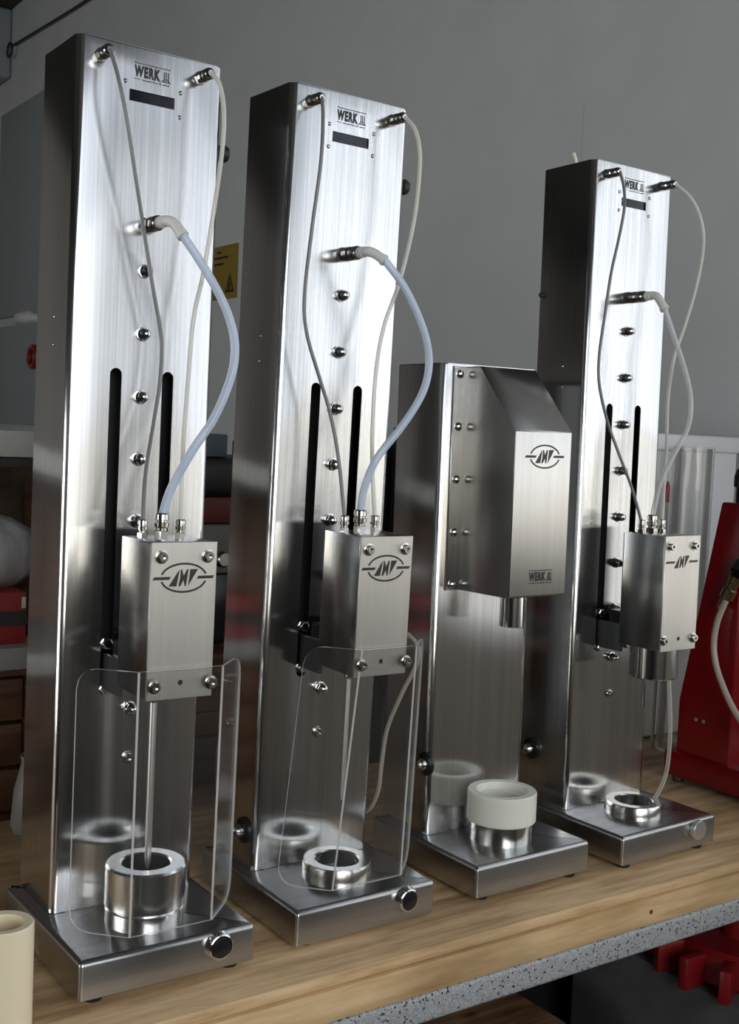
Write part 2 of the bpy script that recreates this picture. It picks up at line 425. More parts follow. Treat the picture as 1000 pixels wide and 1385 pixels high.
def top_fitting(L, R):
    def fn(b):
        lathe(b, [(0, 0), (R * 1.0, 0), (R * 1.0, L * .25)], (0, 0, 0), (0, 0, 1), 6)
        lathe(b, [(R * .7, L * .22), (R * .72, L * .38), (R * .98, L * .42), (R * 1.0, L * .60), (R * .8, L * .63), (R * .8, L * .68), (R * .98, L * .72), (R * .95, L * .93), (R * .7, L), (0, L)], (0, 0, 0), (0, 0, 1), 18)
    return fn
def nut(b):
    lathe(b, [(0, 0), (.0078, 0), (.0078, .0015), (.0066, .0017)], (0, 0, 0), (0, -1, 0), 20)
    lathe(b, [(0, .0015), (.0066, .0015), (.0066, .006), (.0058, .0066)], (0, 0, 0), (0, -1, 0), 6)
    lathe(b, [(.0058, .0062), (.0056, .009), (.0046, .0115), (.0026, .013), (0, .0135)], (0, 0, 0), (0, -1, 0), 16)
def socket_screw(b):
    lathe(b, [(.0072, 0), (.0072, .001), (.0052, .0012), (.0052, .0052), (.0046, .0058), (.0024, .0058), (.0024, .003), (0, .003)], (0, 0, 0), (0, -1, 0), 20)
def pan_screw(r):
    return lambda b: lathe(b, [(r, 0), (r * .98, r * .25), (r * .75, r * .55), (r * .4, r * .7), (r * .35, r * .45), (0, r * .45)], (0, 0, 0), (0, -1, 0), 16)
def at(name, key, mat, fn, parent, p, top, ang=38, rot=None):
    if key not in MESHES: MESHES[key] = finish(shape(fn), name, mat, ang)
    v = Vector(p) - (PIV if top else Vector((0, 0, 0)))
    o = link(name, MESHES[key], parent, v)
    if rot: o.rotation_euler = rot
    return o
# flat engraved emblem: two arcs, two bars, slanted letters; millimetres about its centre, x right, z up
def emblem(oval=True):
    P = []
    if oval:
        A, B, t = 25.5, 14.6, 1.05
        for lo, hi in ((14, 166), (194, 346)):
            n = 22
            o_ = [((A + t) * math.cos(math.radians(lo + (hi - lo) * k / n)), (B + t) * math.sin(math.radians(lo + (hi - lo) * k / n))) for k in range(n + 1)]
            i_ = [((A - t) * math.cos(math.radians(lo + (hi - lo) * k / n)), (B - t) * math.sin(math.radians(lo + (hi - lo) * k / n))) for k in range(n + 1)]
            for k in range(n): P.append([o_[k], o_[k + 1], i_[k + 1], i_[k]])
    P.append([(-35, -1.7), (-16.5, -1.7), (-14.5, 1.4), (-33, 1.4)]); P.append([(14.5, -1.4), (33, -1.4), (35, 1.7), (16.5, 1.7)])
    P.append([(-16.8, -8.6), (-8, -8.6), (-5, 8), (-5.6, 8)])
    P.append([(-5.8, -8.6), (-3.6, -8.6), (-.2, -2.2), (-.2, 2.2), (-2.2, 8.6), (-3.6, 8.6), (-4.2, 0)])
    P.append([(2.6, -8.6), (1.2, -8.6), (-.2, -2.2), (-.2, 2.2), (3.2, 8.6), (5, 8.6), (3.9, 0)])
    P.append([(5.2, -8.4), (7.1, 8.8), (15.8, 8.8)])
    return P
def flat(polys, cx, cz, y, d=.0002, k=.001):
    def fn(b):
        for q in polys:
            prism(b, q, lambda p: (cx + p[0] * k, y - d, cz + p[1] * k), lambda p: (cx + p[0] * k, y + .0002, cz + p[1] * k))
    return fn
def text_polys(txt, x0, z0, wid, hei, y, mat, name, parent, top, bold=.0, key=None):
    key = key or (txt, x0, z0, y)
    if key not in MESHES:
        cu = bpy.data.curves.new('t', 'FONT'); cu.body = txt; cu.size = 1; cu.extrude = .01; cu.offset = bold; cu.space_character = 1.2 if txt == 'WERK' else 1.0
        o = bpy.data.objects.new('t', cu); COL.objects.link(o)
        dg = bpy.context.evaluated_depsgraph_get(); dg.update()
        me = bpy.data.meshes.new_from_object(o.evaluated_get(dg)); bpy.data.objects.remove(o)
        xs = [v.co.x for v in me.vertices]; ys = [v.co.y for v in me.vertices]
        a, b_, c, d = min(xs), max(xs), min(ys), max(ys)
        for v in me.vertices:
            v.co = Vector((x0 + (v.co.x - a) / (b_ - a) * wid, y - .00015 - (.00008 if v.co.z > 0 else -.0003), z0 + (v.co.y - c) / (d - c) * hei))
        me.materials.clear(); me.materials.append(MATS[mat]); me.name = name; MESHES[key] = me
    return link(name, MESHES[key], parent, (-PIV if top else None))
def maker_logo(x0, z0, y, w, parent, top, tag, low='werk-2.eu', sub=False):
    """wordmark: small line, WERK with a II and an arc, small line below"""
    text_polys('Feinmechanische', x0 + .0005, z0 + .0148 * w, .0415 * w, .0020 * w, y, 'print_black', 'logo_small_line', parent, top, .01, ('f', tag))
    text_polys('WERK', x0, z0 + .0012, .0305 * w, .0122 * w, y, 'print_black', 'logo_wordmark', parent, top, .062, ('w', tag))
    text_polys(low, x0 + (.009 * w if low[0] != 'w' or low[1] != 'w' else 0), z0 - .0022 * w, (.032 if low[1] != 'w' else .0415) * w, .0022 * w, y, 'print_black', 'logo_small_line', parent, top, .02, ('l', tag))
    def bars(b):
        q = []
        for x, h in ((34.3, 12.5), (36.6, 12.5), (39.2, 12.5)): q.append([(x, 1.5), (x + 1.2, 1.5), (x + 1.2, h), (x, h)])
        for k in range(8):
            a, c = math.pi * k / 8, math.pi * (k + 1) / 8
            q.append([(37 - 5 * math.cos(a), 1.2 + 4 * math.sin(a)), (37 - 5 * math.cos(c), 1.2 + 4 * math.sin(c)), (37 - 4.2 * math.cos(c), 1.2 + 3.2 * math.sin(c)), (37 - 4.2 * math.cos(a), 1.2 + 3.2 * math.sin(a))])
        q.append([(31.2, 1.2), (42.5, 1.2), (42.5, 1.9), (31.2, 1.9)])
        flat(q, x0, z0, y, .0002, .001 * w)(b)
    if low[1] != 'w': part('logo_dash', ('d', tag), 'print_black', flat([[(0, -1.4), (7, -1.4), (7, -.8), (0, -.8)]], x0, z0, y, .0002, .001 * w), parent, top)
    part('logo_numeral', ('n', tag), 'print_black', bars, parent, top)
def guard_mesh(zt, zb, B, C, L=.065, ang=45):
    """bent clear sheet: B, C give the fold positions (x at top, x at bottom)"""
    def fn(b):
        th = .0028; rc = .022
        cols = []
        def bx(z, q): t = (z - zb) / (zt - zb); return q[1] + (q[0] - q[1]) * t
        ss = [0, .002, .005, .009, .014, .022, .035, .05, L]
        S_ = [('l', L - s) for s in ss] + [('c', k / 6) for k in range(1, 6)] + [('r', s) for s in ss[::-1][::-1] and [L - q for q in ss][::-1]]
        ca, sa = math.cos(math.radians(ang)), math.sin(math.radians(ang))
        nz = 12
        def corner(d):
            return 0 if d >= rc else rc - math.sqrt(max(0, rc * rc - (rc - d) ** 2))
        front, back = [], []
        for kind, s in S_:
            d = L - s if kind != 'c' else 99
            c = corner(d) if kind != 'c' else 0
            fr, bk = [], []
            for k in range(nz + 1):
                z = zb + c + (zt - c - zb - c) * k / nz
                xb, xc = bx(z, B), bx(z, C)
                if kind == 'l': p = (xb - s * ca, .001 + s * sa); n = (-sa, -ca)
                elif kind == 'r': p = (xc + s * ca, .001 + s * sa); n = (sa, -ca)
                else: p = (xb + (xc - xb) * s, .001); n = (0, -1)
                fr.append(b.verts.new((p[0] + n[0] * th, p[1] + n[1] * th, z))); bk.append(b.verts.new((p[0], p[1], z)))
            front.append(fr); back.append(bk)
        m = len(front)
        for i in range(m - 1):
            for k in range(nz):
                b.faces.new((front[i][k], front[i + 1][k], front[i + 1][k + 1], front[i][k + 1]))
                b.faces.new((back[i][k], back[i][k + 1], back[i + 1][k + 1], back[i + 1][k]))
            for k in (0, nz):
                f = b.faces.new((front[i][k], back[i][k], back[i + 1][k], front[i + 1][k])); f.material_index = 1
        for i in (0, m - 1):
            for k in range(nz):
                f = b.faces.new((front[i][k], front[i][k + 1], back[i][k + 1], back[i][k])); f.material_index = 1
    return fn
TUBES = {
 0: {
  'left_tube': [(0.0397, 0.098, 0.9596), (0.0446, 0.088, 0.933), (0.0547, 0.085, 0.8895), (0.07, 0.09, 0.8285), (0.0834, 0.095, 0.7772), (0.0958, 0.097, 0.7243), (0.1056, 0.098, 0.6858), (0.1091, 0.098, 0.6623), (0.1068, 0.095, 0.6222), (0.0992, 0.09, 0.582), (0.0851, 0.075, 0.5266), (0.0761, 0.062, 0.4804)],
  'right_tube': [(0.1549, 0.1, 0.9607), (0.1609, 0.088, 0.9507), (0.1634, 0.08, 0.9212), (0.1634, 0.08, 0.8818), (0.159, 0.085, 0.8184), (0.1503, 0.088, 0.7457), (0.1418, 0.09, 0.6969), (0.1368, 0.088, 0.6241), (0.1276, 0.075, 0.5436), (0.1206, 0.062, 0.4764)],
  'thick_tube': [(0.1103, 0.06, 0.7786), (0.1287, 0.055, 0.7543), (0.1469, 0.045, 0.7222), (0.1596, 0.04, 0.6943), (0.1662, 0.038, 0.665), (0.1624, 0.038, 0.6317), (0.1469, 0.042, 0.589), (0.1263, 0.05, 0.5525), (0.1087, 0.06, 0.5122), (0.1005, 0.062, 0.482)],
  'elbow': [(0.1019, 0.09, 0.7917), (0.103, 0.078, 0.7928), (0.1053, 0.07, 0.7906), (0.1113, 0.06, 0.7772)],
 },
 1: {
  'left_tube': [(0.0398, 0.1, 0.9623), (0.0359, 0.09, 0.9374), (0.0329, 0.085, 0.8863), (0.0288, 0.09, 0.8113), (0.0267, 0.095, 0.7356), (0.0323, 0.095, 0.6937), (0.0498, 0.09, 0.6435), (0.0649, 0.085, 0.6012), (0.0731, 0.075, 0.5497), (0.0719, 0.062, 0.4827)],
  'right_tube': [(0.16, 0.1, 0.9603), (0.165, 0.088, 0.9514), (0.1698, 0.082, 0.9312), (0.1717, 0.08, 0.9006), (0.169, 0.082, 0.8389), (0.156, 0.086, 0.7667), (0.1395, 0.09, 0.7119), (0.1312, 0.09, 0.6579), (0.1272, 0.085, 0.5863), (0.1238, 0.075, 0.5332), (0.1181, 0.062, 0.4808)],
  'thick_tube': [(0.1122, 0.06, 0.785), (0.1339, 0.05, 0.7577), (0.1523, 0.042, 0.7247), (0.1663, 0.038, 0.691), (0.1709, 0.038, 0.6607), (0.1621, 0.038, 0.6294), (0.1402, 0.042, 0.593), (0.1123, 0.052, 0.5521), (0.1023, 0.06, 0.5163), (0.0983, 0.062, 0.4861)],
  'elbow': [(0.0976, 0.09, 0.7941), (0.103, 0.078, 0.7947), (0.105, 0.07, 0.7917), (0.1134, 0.06, 0.7835)],
 },
 3: {
  'left_tube': [(0.035, 0.1, 0.9564), (0.0394, 0.092, 0.9414), (0.0386, 0.088, 0.912), (0.0331, 0.09, 0.8704), (0.0234, 0.093, 0.8182), (0.0174, 0.096, 0.7559), (0.0115, 0.097, 0.7037), (0.0122, 0.095, 0.6621), (0.027, 0.09, 0.6107), (0.0437, 0.08, 0.5642), (0.0622, 0.07, 0.5174), (0.0685, 0.062, 0.4777)],
  'right_tube': [(0.1559, 0.1, 0.9584), (0.1769, 0.085, 0.9443), (0.1924, 0.078, 0.9165), (0.1985, 0.075, 0.8792), (0.1894, 0.075, 0.824), (0.1723, 0.08, 0.7578), (0.1573, 0.085, 0.708), (0.1547, 0.09, 0.6482), (0.1505, 0.085, 0.5826), (0.1377, 0.075, 0.5283), (0.1167, 0.062, 0.4718)],
  'thick_tube': [(0.1006, 0.06, 0.7756), (0.115, 0.052, 0.7355), (0.1365, 0.045, 0.6841), (0.1476, 0.042, 0.6422), (0.1424, 0.042, 0.6047), (0.1234, 0.048, 0.5668), (0.108, 0.058, 0.5236), (0.0984, 0.062, 0.4795)],
  'elbow': [(0.0918, 0.09, 0.7906), (0.1017, 0.078, 0.7907), (0.1004, 0.07, 0.7879), (0.1025, 0.06, 0.7727)],
  'drain': [(0.1324, 0.05, 0.2938), (0.1402, 0.05, 0.2362), (0.1483, 0.05, 0.1748), (0.1489, 0.05, 0.1248), (0.1456, 0.052, 0.0915), (0.1367, 0.058, 0.0633), (0.1279, 0.065, 0.0494)],
 },
}
def machine(i, org, yaw, ry, rx, label):
    root = bpy.data.objects.new('column_machine', None); COL.objects.link(root)
    M = Matrix.Translation(org) @ Matrix.Rotation(yaw, 4, 'Z') @ Matrix.Rotation(ry, 4, 'Y') @ Matrix.Rotation(-rx, 4, 'X')
    root.matrix_world = M; root.empty_display_size = .05
    tagit(root, label, 'machine', 'steel column machines in a row on the workbench')
    tall = i != 2
    part('base', 'base', 'base_steel', base_fn, root, True)
    # feet, each as long as the tilt of the machine asks for
    for x in (.022, .178):
        for y in (.018, .205):
            p = M @ (Vector((x, y, 0)) - PIV); h = p.z - .9 + .0003
            o = link('rubber_foot', finish(shape(lambda b: lathe(b, [(0, .0004), (.0105, .0004), (.011, -h * .4), (.0095, -h), (0, -h)], (x, y, 0), (0, 0, 1), 18)), 'rubber_foot', 'black_rubber'), root, -PIV)
    col = link('column', MESHES['col_tall' if tall else 'col_short'], root, -PIV)
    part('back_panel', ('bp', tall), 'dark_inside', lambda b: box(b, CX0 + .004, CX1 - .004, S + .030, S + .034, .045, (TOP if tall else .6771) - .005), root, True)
    # locating ring
    if i == 0:
        pr = [(0, .0), (.0425, 0), (.0425, .016), (.0408, .018), (.0435, .020), (.0435, .0615), (.0415, .0640), (.028, .0640), (.0262, .0625), (.0262, .03), (0, .03)]
    elif i == 2:
        pr = [(0, 0), (.0418, 0), (.0418, .0262), (.028, .0262), (.027, .025), (.027, .01), (0, .01)]
    else:
        h = .0215 if i == 1 else .0185
        pr = [(0, 0), (.0425, 0), (.0425, h - .0035), (.0405, h), (.0285, h), (.0268, h - .0015), (.0268, .003), (0, .003)]
    part('locating_ring', ('ring', i), 'turned_steel', lambda b: lathe(b, pr, (.1, .07, BH), (0, 0, 1), 56), root, True, 30)
    part('ring_floor', ('rf', i), 'dark_inside', lambda b: lathe(b, [(0, pr[-1][1] + .0005), (.0255, pr[-1][1] + .0005), (.0255, pr[-1][1])], (.1, .07, BH), (0, 0, 1), 30), root, True)
    # push button
    if i in (0, 1):
        pb = part('push_button', 'pb', 'chrome', lambda b: lathe(b, [(.0155, .0005), (.0155, -.003), (.0140, -.0088), (.0128, -.0095), (.0113, -.0095), (.0113, -.007), (0, -.007)], (.1545, 0, .0262), (0, 1, 0), 32), root, True, 30)
        part('button_cap', 'pbc', 'black_plastic', lambda b: lathe(b, [(.0113, -.007), (.0110, -.0098), (.009, -.0104), (0, -.0106)], (.1545, 0, .0262), (0, 1, 0), 28), pb)
    if i == 3:
        part('push_button', 'pb3', 'needle_steel', lambda b: lathe(b, [(.0120, .0005), (.0120, -.001), (.0140, -.003), (.0140, -.0085), (.0132, -.0095), (0, -.0095)], (.1545, 0, .0262), (0, 1, 0), 32), root, True, 30)
    # side knob low on the left flank
    sk = {1: (.150, .085), 2: (.128, .139), 3: (.2, .116)}.get(i)
    if sk:
        k = at('side_knob', 'sk', 'black_plastic', lambda b: lathe(b, [(0, 0), (.016, 0), (.016, .003), (.012, .006), (0, .006)], (0, 0, 0), (-1, 0, 0), 24), root, (CX0, *sk), True)
        at('knob_button', 'skb', 'chrome', lambda b: lathe(b, [(.0085, .005), (.0085, .010), (.0075, .0145), (.004, .017), (0, .0175)], (0, 0, 0), (-1, 0, 0), 20), k, (0, 0, 0), False)
    if i in (0, 1):
        at('side_handle', 'sh', 'black_rubber', lambda b: lathe(b, [(0, 0), (.007, 0), (.007, .010), (.0095, .011), (.0100, .016), (.0085, .020), (0, .021)], (0, 0, 0), (1, 0, 0), 20), root, (CX1, .15, .8935), True)
    if i == 3:
        at('side_handle', 'sh3', 'black_rubber', lambda b: lathe(b, [(0, 0), (.004, 0), (.004, .004), (0, .005)], (0, 0, 0), (-1, 0, 0), 14), root, (CX0, .2195, .797), True)
    if not tall:
        # hood
        X0, X1 = .0515, .1503
        prof = [(S, .6738), (.094, .6738), (.0215, .5920), (.02, .5900), (.02, .3775), (.0215, .3757), (S, .3745)]
        def hood(b):
            prism(b, prof, lambda p: (X0, p[0], p[1]), lambda p: (X1, p[0], p[1]))
            bmesh.ops.bevel(b, geom=list(b.edges), offset=.0007, segments=1, affect='EDGES')
            b.normal_update()
            for f in b.faces:
                if abs(f.normal.y) > .99 and f.calc_center_median().y < .03: f.material_index = 1  # same steel, a lighter copy on the front for its brighter light
        hd = part('hood', 'hood', ['hood_steel', 'plate_steel'], hood, root, True, 30)
        for x0, x1 in ((.0307, .0525), (.1493, .1711)):
            fl = part('flange', ('fl', x0), 'column_steel', lambda b: box(b, x0, x1, S - .0026, S - .0001, .3741, .6737, .0008, 1), root, True)
            for z in (.6635, .5937, .5233, .4523, .3820):
                at('dome_screw', 'dome', 'chrome', lambda b: lathe(b, [(.0058, 0), (.0056, .0015), (.0042, .0032), (.002, .004), (0, .0042)], (0, 0, 0), (0, -1, 0), 18), fl, ((x0 + x1) / 2, S - .0026, z), False)
        part('logo', 'hlogo', 'etched', flat(emblem(), .1035, .5585, .0199), hd)
        maker_logo(.0845, .3955, .0199, .97, hd, False, 'm3', 'www.werk-2.eu')
        part('nozzle', 'nozzle', 'chrome', lambda b: lathe(b, [(0, -.0482), (.013, -.0482), (.0138, -.0475), (.0160, -.0475), (.0165, -.047), (.0165, .004), (0, .004)], (.1, .066, .378), (0, 0, 1), 32), root, True, 30)
        return root
    # display
    ds = part('display', 'disp', 'display_glass', lambda b: box(b, .0725, .1275, S + .0022, S + .0045, .9230, .9372), root, True)
    for x in (.0685, .1332):
        for z in (.9433, .9171): at('display_screw', 'dscrew', 'nickel', pan_screw(.0024), root, (x, S, z), True)
    maker_logo(.0782, .9492, S, 1.0, root, True, 'col')
    for z in (.745, .6768, .608, .540, .4715, .403, .3345, .261):
        at('cap_nut', 'nut', 'chrome', nut, root, (.0988, S, z), True, 30)
    at('socket_screw', 'sscrew', 'nickel', socket_screw, root, (.0988, S, .2048), True, 30)
    for z in (.690, .660): at('rivet', 'rivet', 'nickel', lambda b: lathe(b, [(.0016, 0), (.0014, .0012), (0, .0018)], (0, 0, 0), (-1, 0, 0), 10), root, (CX0, .1712, z), True)
    fl_ = at('hose_fitting', 'fitS', 'nickel', fitting(.026, .0068), root, (.040, S, .9635), True, 32)
    at('hose_fitting', 'fitS', 'nickel', None, root, (.160 if i else .1565, S, .9645), True)
    mf = at('hose_fitting', 'fitM', 'nickel', fitting(.035, .0085), root, (.0990, S, .794), True, 32)
    T = TUBES[i]
    e = list(T['elbow'])
    e[0] = (.0990, .094, .794); e[1] = (.0998, .078, .794)
    part('elbow', ('elb', i), 'white_nylon', lambda b: (sweep(b, e, .0058, 14, 5), sweep(b, [e[0], ((e[0][0] + e[1][0]) / 2, .084, .794)], .0066, 14, 0),
         sweep(b, [tuple(a + .25 * (c - a) for a, c in zip(e[3], e[2])), e[3]], .0068, 14, 0)), root, True)
    t = list(T['left_tube']); t[0] = (.040, S - .025, .9635); hz = {0: .2977, 1: .3026, 3: .2915}[i]; ht = hz + .162
    t[-1] = (.078, .062, ht + .014)
    part('grey_hose', ('tl', i), 'grey_tubing', lambda b: sweep(b, t, .0022, 10), root, True)
    t2 = list(T['right_tube']); t2[0] = (.160 if i else .1565, S - .025, .9645); t2[-1] = (.122, .062, ht + .014)
    part('clear_hose', ('tr', i), 'clear_tubing', lambda b: sweep(b, t2, .0025, 10), root, True)
    t3 = list(T['thick_tube']); t3[-1] = (.100, .062, ht + .022)
    part('milky_hose', ('tt', i), 'blue_tubing' if i != 3 else 'thick_clear_tubing', lambda b: sweep(b, t3, .0047 if i != 3 else .0036, 12), root, True)
    # working head
    HX0, HX1, HY = .0632, .1369, .0049
    head = part('head_box', ('head', i), 'head_steel', lambda b: box(b, HX0, HX1, HY + .002, .0805, hz, ht, .0012, 2), root, True)
    part('rear_plate', ('rp', i), 'rear_dark', lambda b: box(b, HX0 + .0006, HX1 - .0006, .0803, .0822, hz + .001, ht - .001, .0004, 1), head)  # dark plate added for its reflection in the column
    fp = part('front_plate', ('fp', i), 'plate_steel', lambda b: box(b, HX0 - .0004, HX1 + (.0004 if i != 3 else .0014), HY, HY + .002, hz - .0004, ht + .0004, .0005, 1), head)
    for x, z in ((.0742, .1475), (.1263, .1475), (.0682, .0157), (.1320, .0157)):
        at('cap_screw', 'cscrew', 'nickel', socket_screw if i != 3 else pan_screw(.0045), head, (x, HY if z > .1 or i == 3 else -.0018, hz + z), False)
    part('hole', ('hole', i), 'dark_inside', lambda b: lathe(b, [(.0028, .0003), (0, .0003)], (.1005, HY, hz + .0165), (0, -1, 0), 16), head)
    part('logo', ('hl', i), 'etched', flat(emblem(i != 3), .1, ht - .0366, HY), head)
    for x, L, R in ((.078, .019, .0056), (.100, .026, .0080), (.122, .019, .0056)):
        at('hose_fitting', ('tf', L), 'nickel', top_fitting(L, R), head, (x, .062, ht), False, 32)
    # bracket reaching out of the slots
    br = part('bracket', ('br', i), 'bracket_steel', lambda b: (box(b, .0655, .0700, .0795, S + .012, hz - .0120, hz + .0285, .0006, 1), box(b, .1300, .1345, .0795, S + .012, hz - .0120, hz + .0285, .0006, 1)), root, True)
    part('clamp_block', ('cb', i), 'black_plastic', lambda b: box(b, .0690, .1310, .0795, .108, hz + .026, hz + .046, .001, 1), br)
    for x in (.0696, .1304):
        for z in (hz - .0135, hz + .038):
            at('hex_bolt', 'hexb', 'nickel', lambda b: (lathe(b, [(0, 0), (.0062, 0), (.0062, .006), (.005, .0068), (0, .0068)], (0, 0, 0), (0, -1, 0), 6), lathe(b, [(0, -.012), (.0066, -.012), (.0066, 0), (0, 0)], (0, 0, 0), (0, -1, 0), 16)), br, (x, S + .002, z), False, 30)
    if i == 3:
        part('cylinder', 'cyl3', 'chrome', lambda b: lathe(b, [(0, -.0455), (.033, -.0455), (.0345, -.044), (.0345, .0), (0, 0)], (.0985, .0460, hz + .001), (0, 0, 1), 48), root, True, 30)
        part('filling_needle', 'ned3', 'turned_steel', lambda b: lathe(b, [(0, -.048), (.0025, -.048), (.0028, -.047), (.0028, 0), (0, 0)], (.0985, .0600, hz - .044), (0, 0, 1), 16), root, True)
        part('drain_hose', 'drain', 'drain_tubing', lambda b: sweep(b, T['drain'], .0030, 10), root, True)
        part('cable_stub', 'stub', 'cream_plastic', lambda b: sweep(b, [(.055, .20, TOP + .004 - .006), (.053, .20, TOP + .014), (.046, .20, TOP + .026)], .0026, 8, 4), root, True)
        part('thin_wire', 'twire', 'grey_tubing', lambda b: sweep(b, [(.062, .20, TOP - .003), (.0635, .20, TOP + .05), (.064, .20, TOP + .10)], .0003, 6, 3), root, True)
    else:
        zt = hz - .012 if i == 0 else .141
        L = .195 if i == 0 else hz - .141
        part('collet', ('collet', i), 'nickel', lambda b: lathe(b, [(0, 0), (.0085, 0), (.0085, -.008), (.0065, -.0085), (.0065, -.014), (.0045, -.017), (0, -.017)], (.1, .066, hz), (0, 0, 1), 18), root, True, 30)
        part('filling_needle', ('ned', i), 'needle_steel', lambda b: lathe(b, [(0, -L), (.0020, -L), (.0027 if i == 1 else .0038, -L + .012), (.0027 if i == 1 else .0038, 0), (0, 0)], (.1, .066, hz - .005), (0, 0, 1), 16), root, True)
        if i == 0: a = (.3295, .0555, (.0520, .0521), (.1462, .1446))
        else: a = (.3355, .0570, (.0690, .0465), (.1472, .1441))
        gd = part('splash_guard', ('gd', i), ['acrylic', 'acrylic_edge'], guard_mesh(*a), root, True)
        for q, s in ((a[2], -1), (a[3], 1)):
            part('fold_line', ('fold', i, s), 'acrylic_edge', lambda b: sweep(b, [(q[0] + s * .0003, -.0008, a[0] - .0005), (q[1] + s * .0003, -.0008, a[1] + .0005)], .0012, 6, 0), gd)
    return root
ORG = [(-.27326, 1.30757, .908), (-.06869, 1.46069, .908), (.15096, 1.61589, .908), (.36077, 1.74985, .908)]
PAR = [(.615, .0065, .0015), (.6246, .0036, -.0177), (.6141, -.0074, .0055), (.631, -.0042, .0098)]
LAB = ['leftmost tall steel column machine with clear splash guard and a high polished ring',
       'tall steel column machine second from left with clear splash guard and low ring',
       'short brushed steel machine with a sloped protruding hood and five domed screws down its flange',
       'rightmost tall steel column machine with polished cylinder under its head and no splash guard']
for i in range(4): machine(i, ORG[i], *PAR[i], LAB[i])
# white collar standing on the third machine's ring
M2_ = Matrix.Translation(ORG[2]) @ Matrix.Rotation(PAR[2][0], 4, 'Z') @ Matrix.Rotation(PAR[2][1], 4, 'Y') @ Matrix.Rotation(-PAR[2][2], 4, 'X')
def collar(b):
    lathe(b, [(.0265, 0), (.0455, 0), (.0468, .0015), (.0468, .0385), (.0455, .0405), (.0350, .0405), (.0335, .0385), (.0325, .031), (.0265, .029), (.0265, 0)], (0, 0, 0), (0, 0, 1), 56)
o = link('plastic_collar', finish(shape(collar), 'plastic_collar', 'pom', 30)); o.matrix_world = M2_ @ Matrix.Translation(Vector((.1, .07, BH + .0264)) - PIV)
tagit(o, 'off-white plastic collar resting on the steel ring of the hooded machine', 'collar')

# ---------------------------------------------------------------- things on and around the bench
def tall_ring(b):
    lathe(b, [(0, .0003), (.0272, .0003), (.0280, .0015), (.0280, .1165), (.0268, .1180), (.0190, .1175), (.0178, .1160), (.0170, .0950), (0, .0950)], (0, 0, 0), (0, 0, 1), 48)
o = link('plastic_tube', finish(shape(tall_ring), 'plastic_tube', 'cream_plastic', 30)); o.location = (-.3245, 1.06, .9)
tagit(o, 'cream plastic tube with a thick rim standing at the bottom left corner of the bench', 'tube')
a = link('bore', finish(shape(lambda b: lathe(b, [(.0168, .0953), (0, .0953)], (0, 0, 0), (0, 0, 1), 30)), 'bore', 'amber_inside'), o)

# red press at the right edge
rp = bempty('red_press', 1.68, 1.2, .9, 'glossy red sheet metal press with a slanted back standing right of the last steel machine', 'press')
def red_body(b):
    prof = [(1.216, .950), (1.216, 1.398), (1.264, 1.398), (1.328, 1.048), (1.328, .950)]
    prism(b, prof, lambda p: (1.618, p[0], p[1]), lambda p: (1.78, p[0], p[1]))
    bmesh.ops.bevel(b, geom=list(b.edges), offset=.004, segments=3, affect='EDGES', profile=.5)
bpart('body', red_body, 'red_paint', rp)
bpart('base', lambda b: box(b, 1.610, 1.80, 1.05, 1.347, .912, .956, .004, 3), 'red_paint', rp)
for u in (1.63, 1.78):
    for v in (1.075, 1.328):
        bpart('rubber_foot', lambda b: lathe(b, [(0, .0002), (.010, .0002), (.011, .008), (.008, .013), (0, .013)], (u, v, .9), (0, 0, 1), 16), 'black_rubber', rp)
for v in (1.272, 1.288):
    bpart('rivet', lambda b: lathe(b, [(.0035, 0), (.003, .0012), (0, .002)], (1.618, v, 1.020), (-1, 0, 0), 12), 'pale_grey', rp)
bpart('handle', lambda b: lathe(b, [(0, 0), (.012, 0), (.012, .03), (.0165, .034), (.0165, .050), (.013, .062), (.006, .067), (0, .068)], (1.640, 1.238, 1.392), (0, 0, 1), 24), 'black_plastic', rp)
def coupling(b):
    ax = (-.25, -.15, -1)
    lathe(b, [(0, 0), (.011, 0), (.011, .010), (.009, .012), (.009, .022), (.012, .024), (.012, .040), (.008, .044), (.008, .060), (.006, .062), (0, .062)], (1.603, 1.212, 1.278), (-.10, .42, -1), 18)
bpart('coupling', coupling, 'brass', rp, ang=30)
bpart('coupling_socket', lambda b: lathe(b, [(0, -.02), (.014, -.02), (.014, .008), (0, .008)], (1.606, 1.208, 1.290), (-.6, .1, -.6), 16), 'black_rubber', rp)
HOSE = [(1.592, 1.2225, 1.2378), (1.588, 1.233, 1.2018), (1.585, 1.2352, 1.1644), (1.585, 1.2278, 1.1284), (1.585, 1.2102, 1.0948), (1.585, 1.1887, 1.0649), (1.585, 1.1606, 1.0383), (1.585, 1.1237, 1.0171)]
bpart('air_hose', lambda b: sweep(b, HOSE, .0052, 12), 'hose_clear', rp)

# acrylic tube and white crate behind the last machine
ac = bempty('acrylic_cylinder', 1.80, 1.475, .9, 'clear acrylic cylinder standing between the last steel machine and the red press', 'cylinder')
bpart('cylinder_wall', lambda b: lathe(b, [(.0345, .0), (.0385, 0), (.0385, .585), (.0345, .585), (.0345, .0)], (1.797, 1.475, .901), (0, 0, 1), 40), 'acrylic_tube', ac, ang=30)
bpart('rim', lambda b: lathe(b, [(.0345, .5845), (.0387, .5845), (.0387, .588), (.0345, .588), (.0345, .5845)], (1.797, 1.475, .901), (0, 0, 1), 40), 'acrylic_edge', ac)
bpart('bottom_ring', lambda b: lathe(b, [(.0340, 0), (.0390, 0), (.0390, .004), (.0340, .004), (.0340, 0)], (1.797, 1.475, .9), (0, 0, 1), 40), 'acrylic_edge', ac)
def pipette(b):
    sweep(b, [(1.757, 1.50, .902), (1.757, 1.50, 1.38)], .0035, 10, 0)
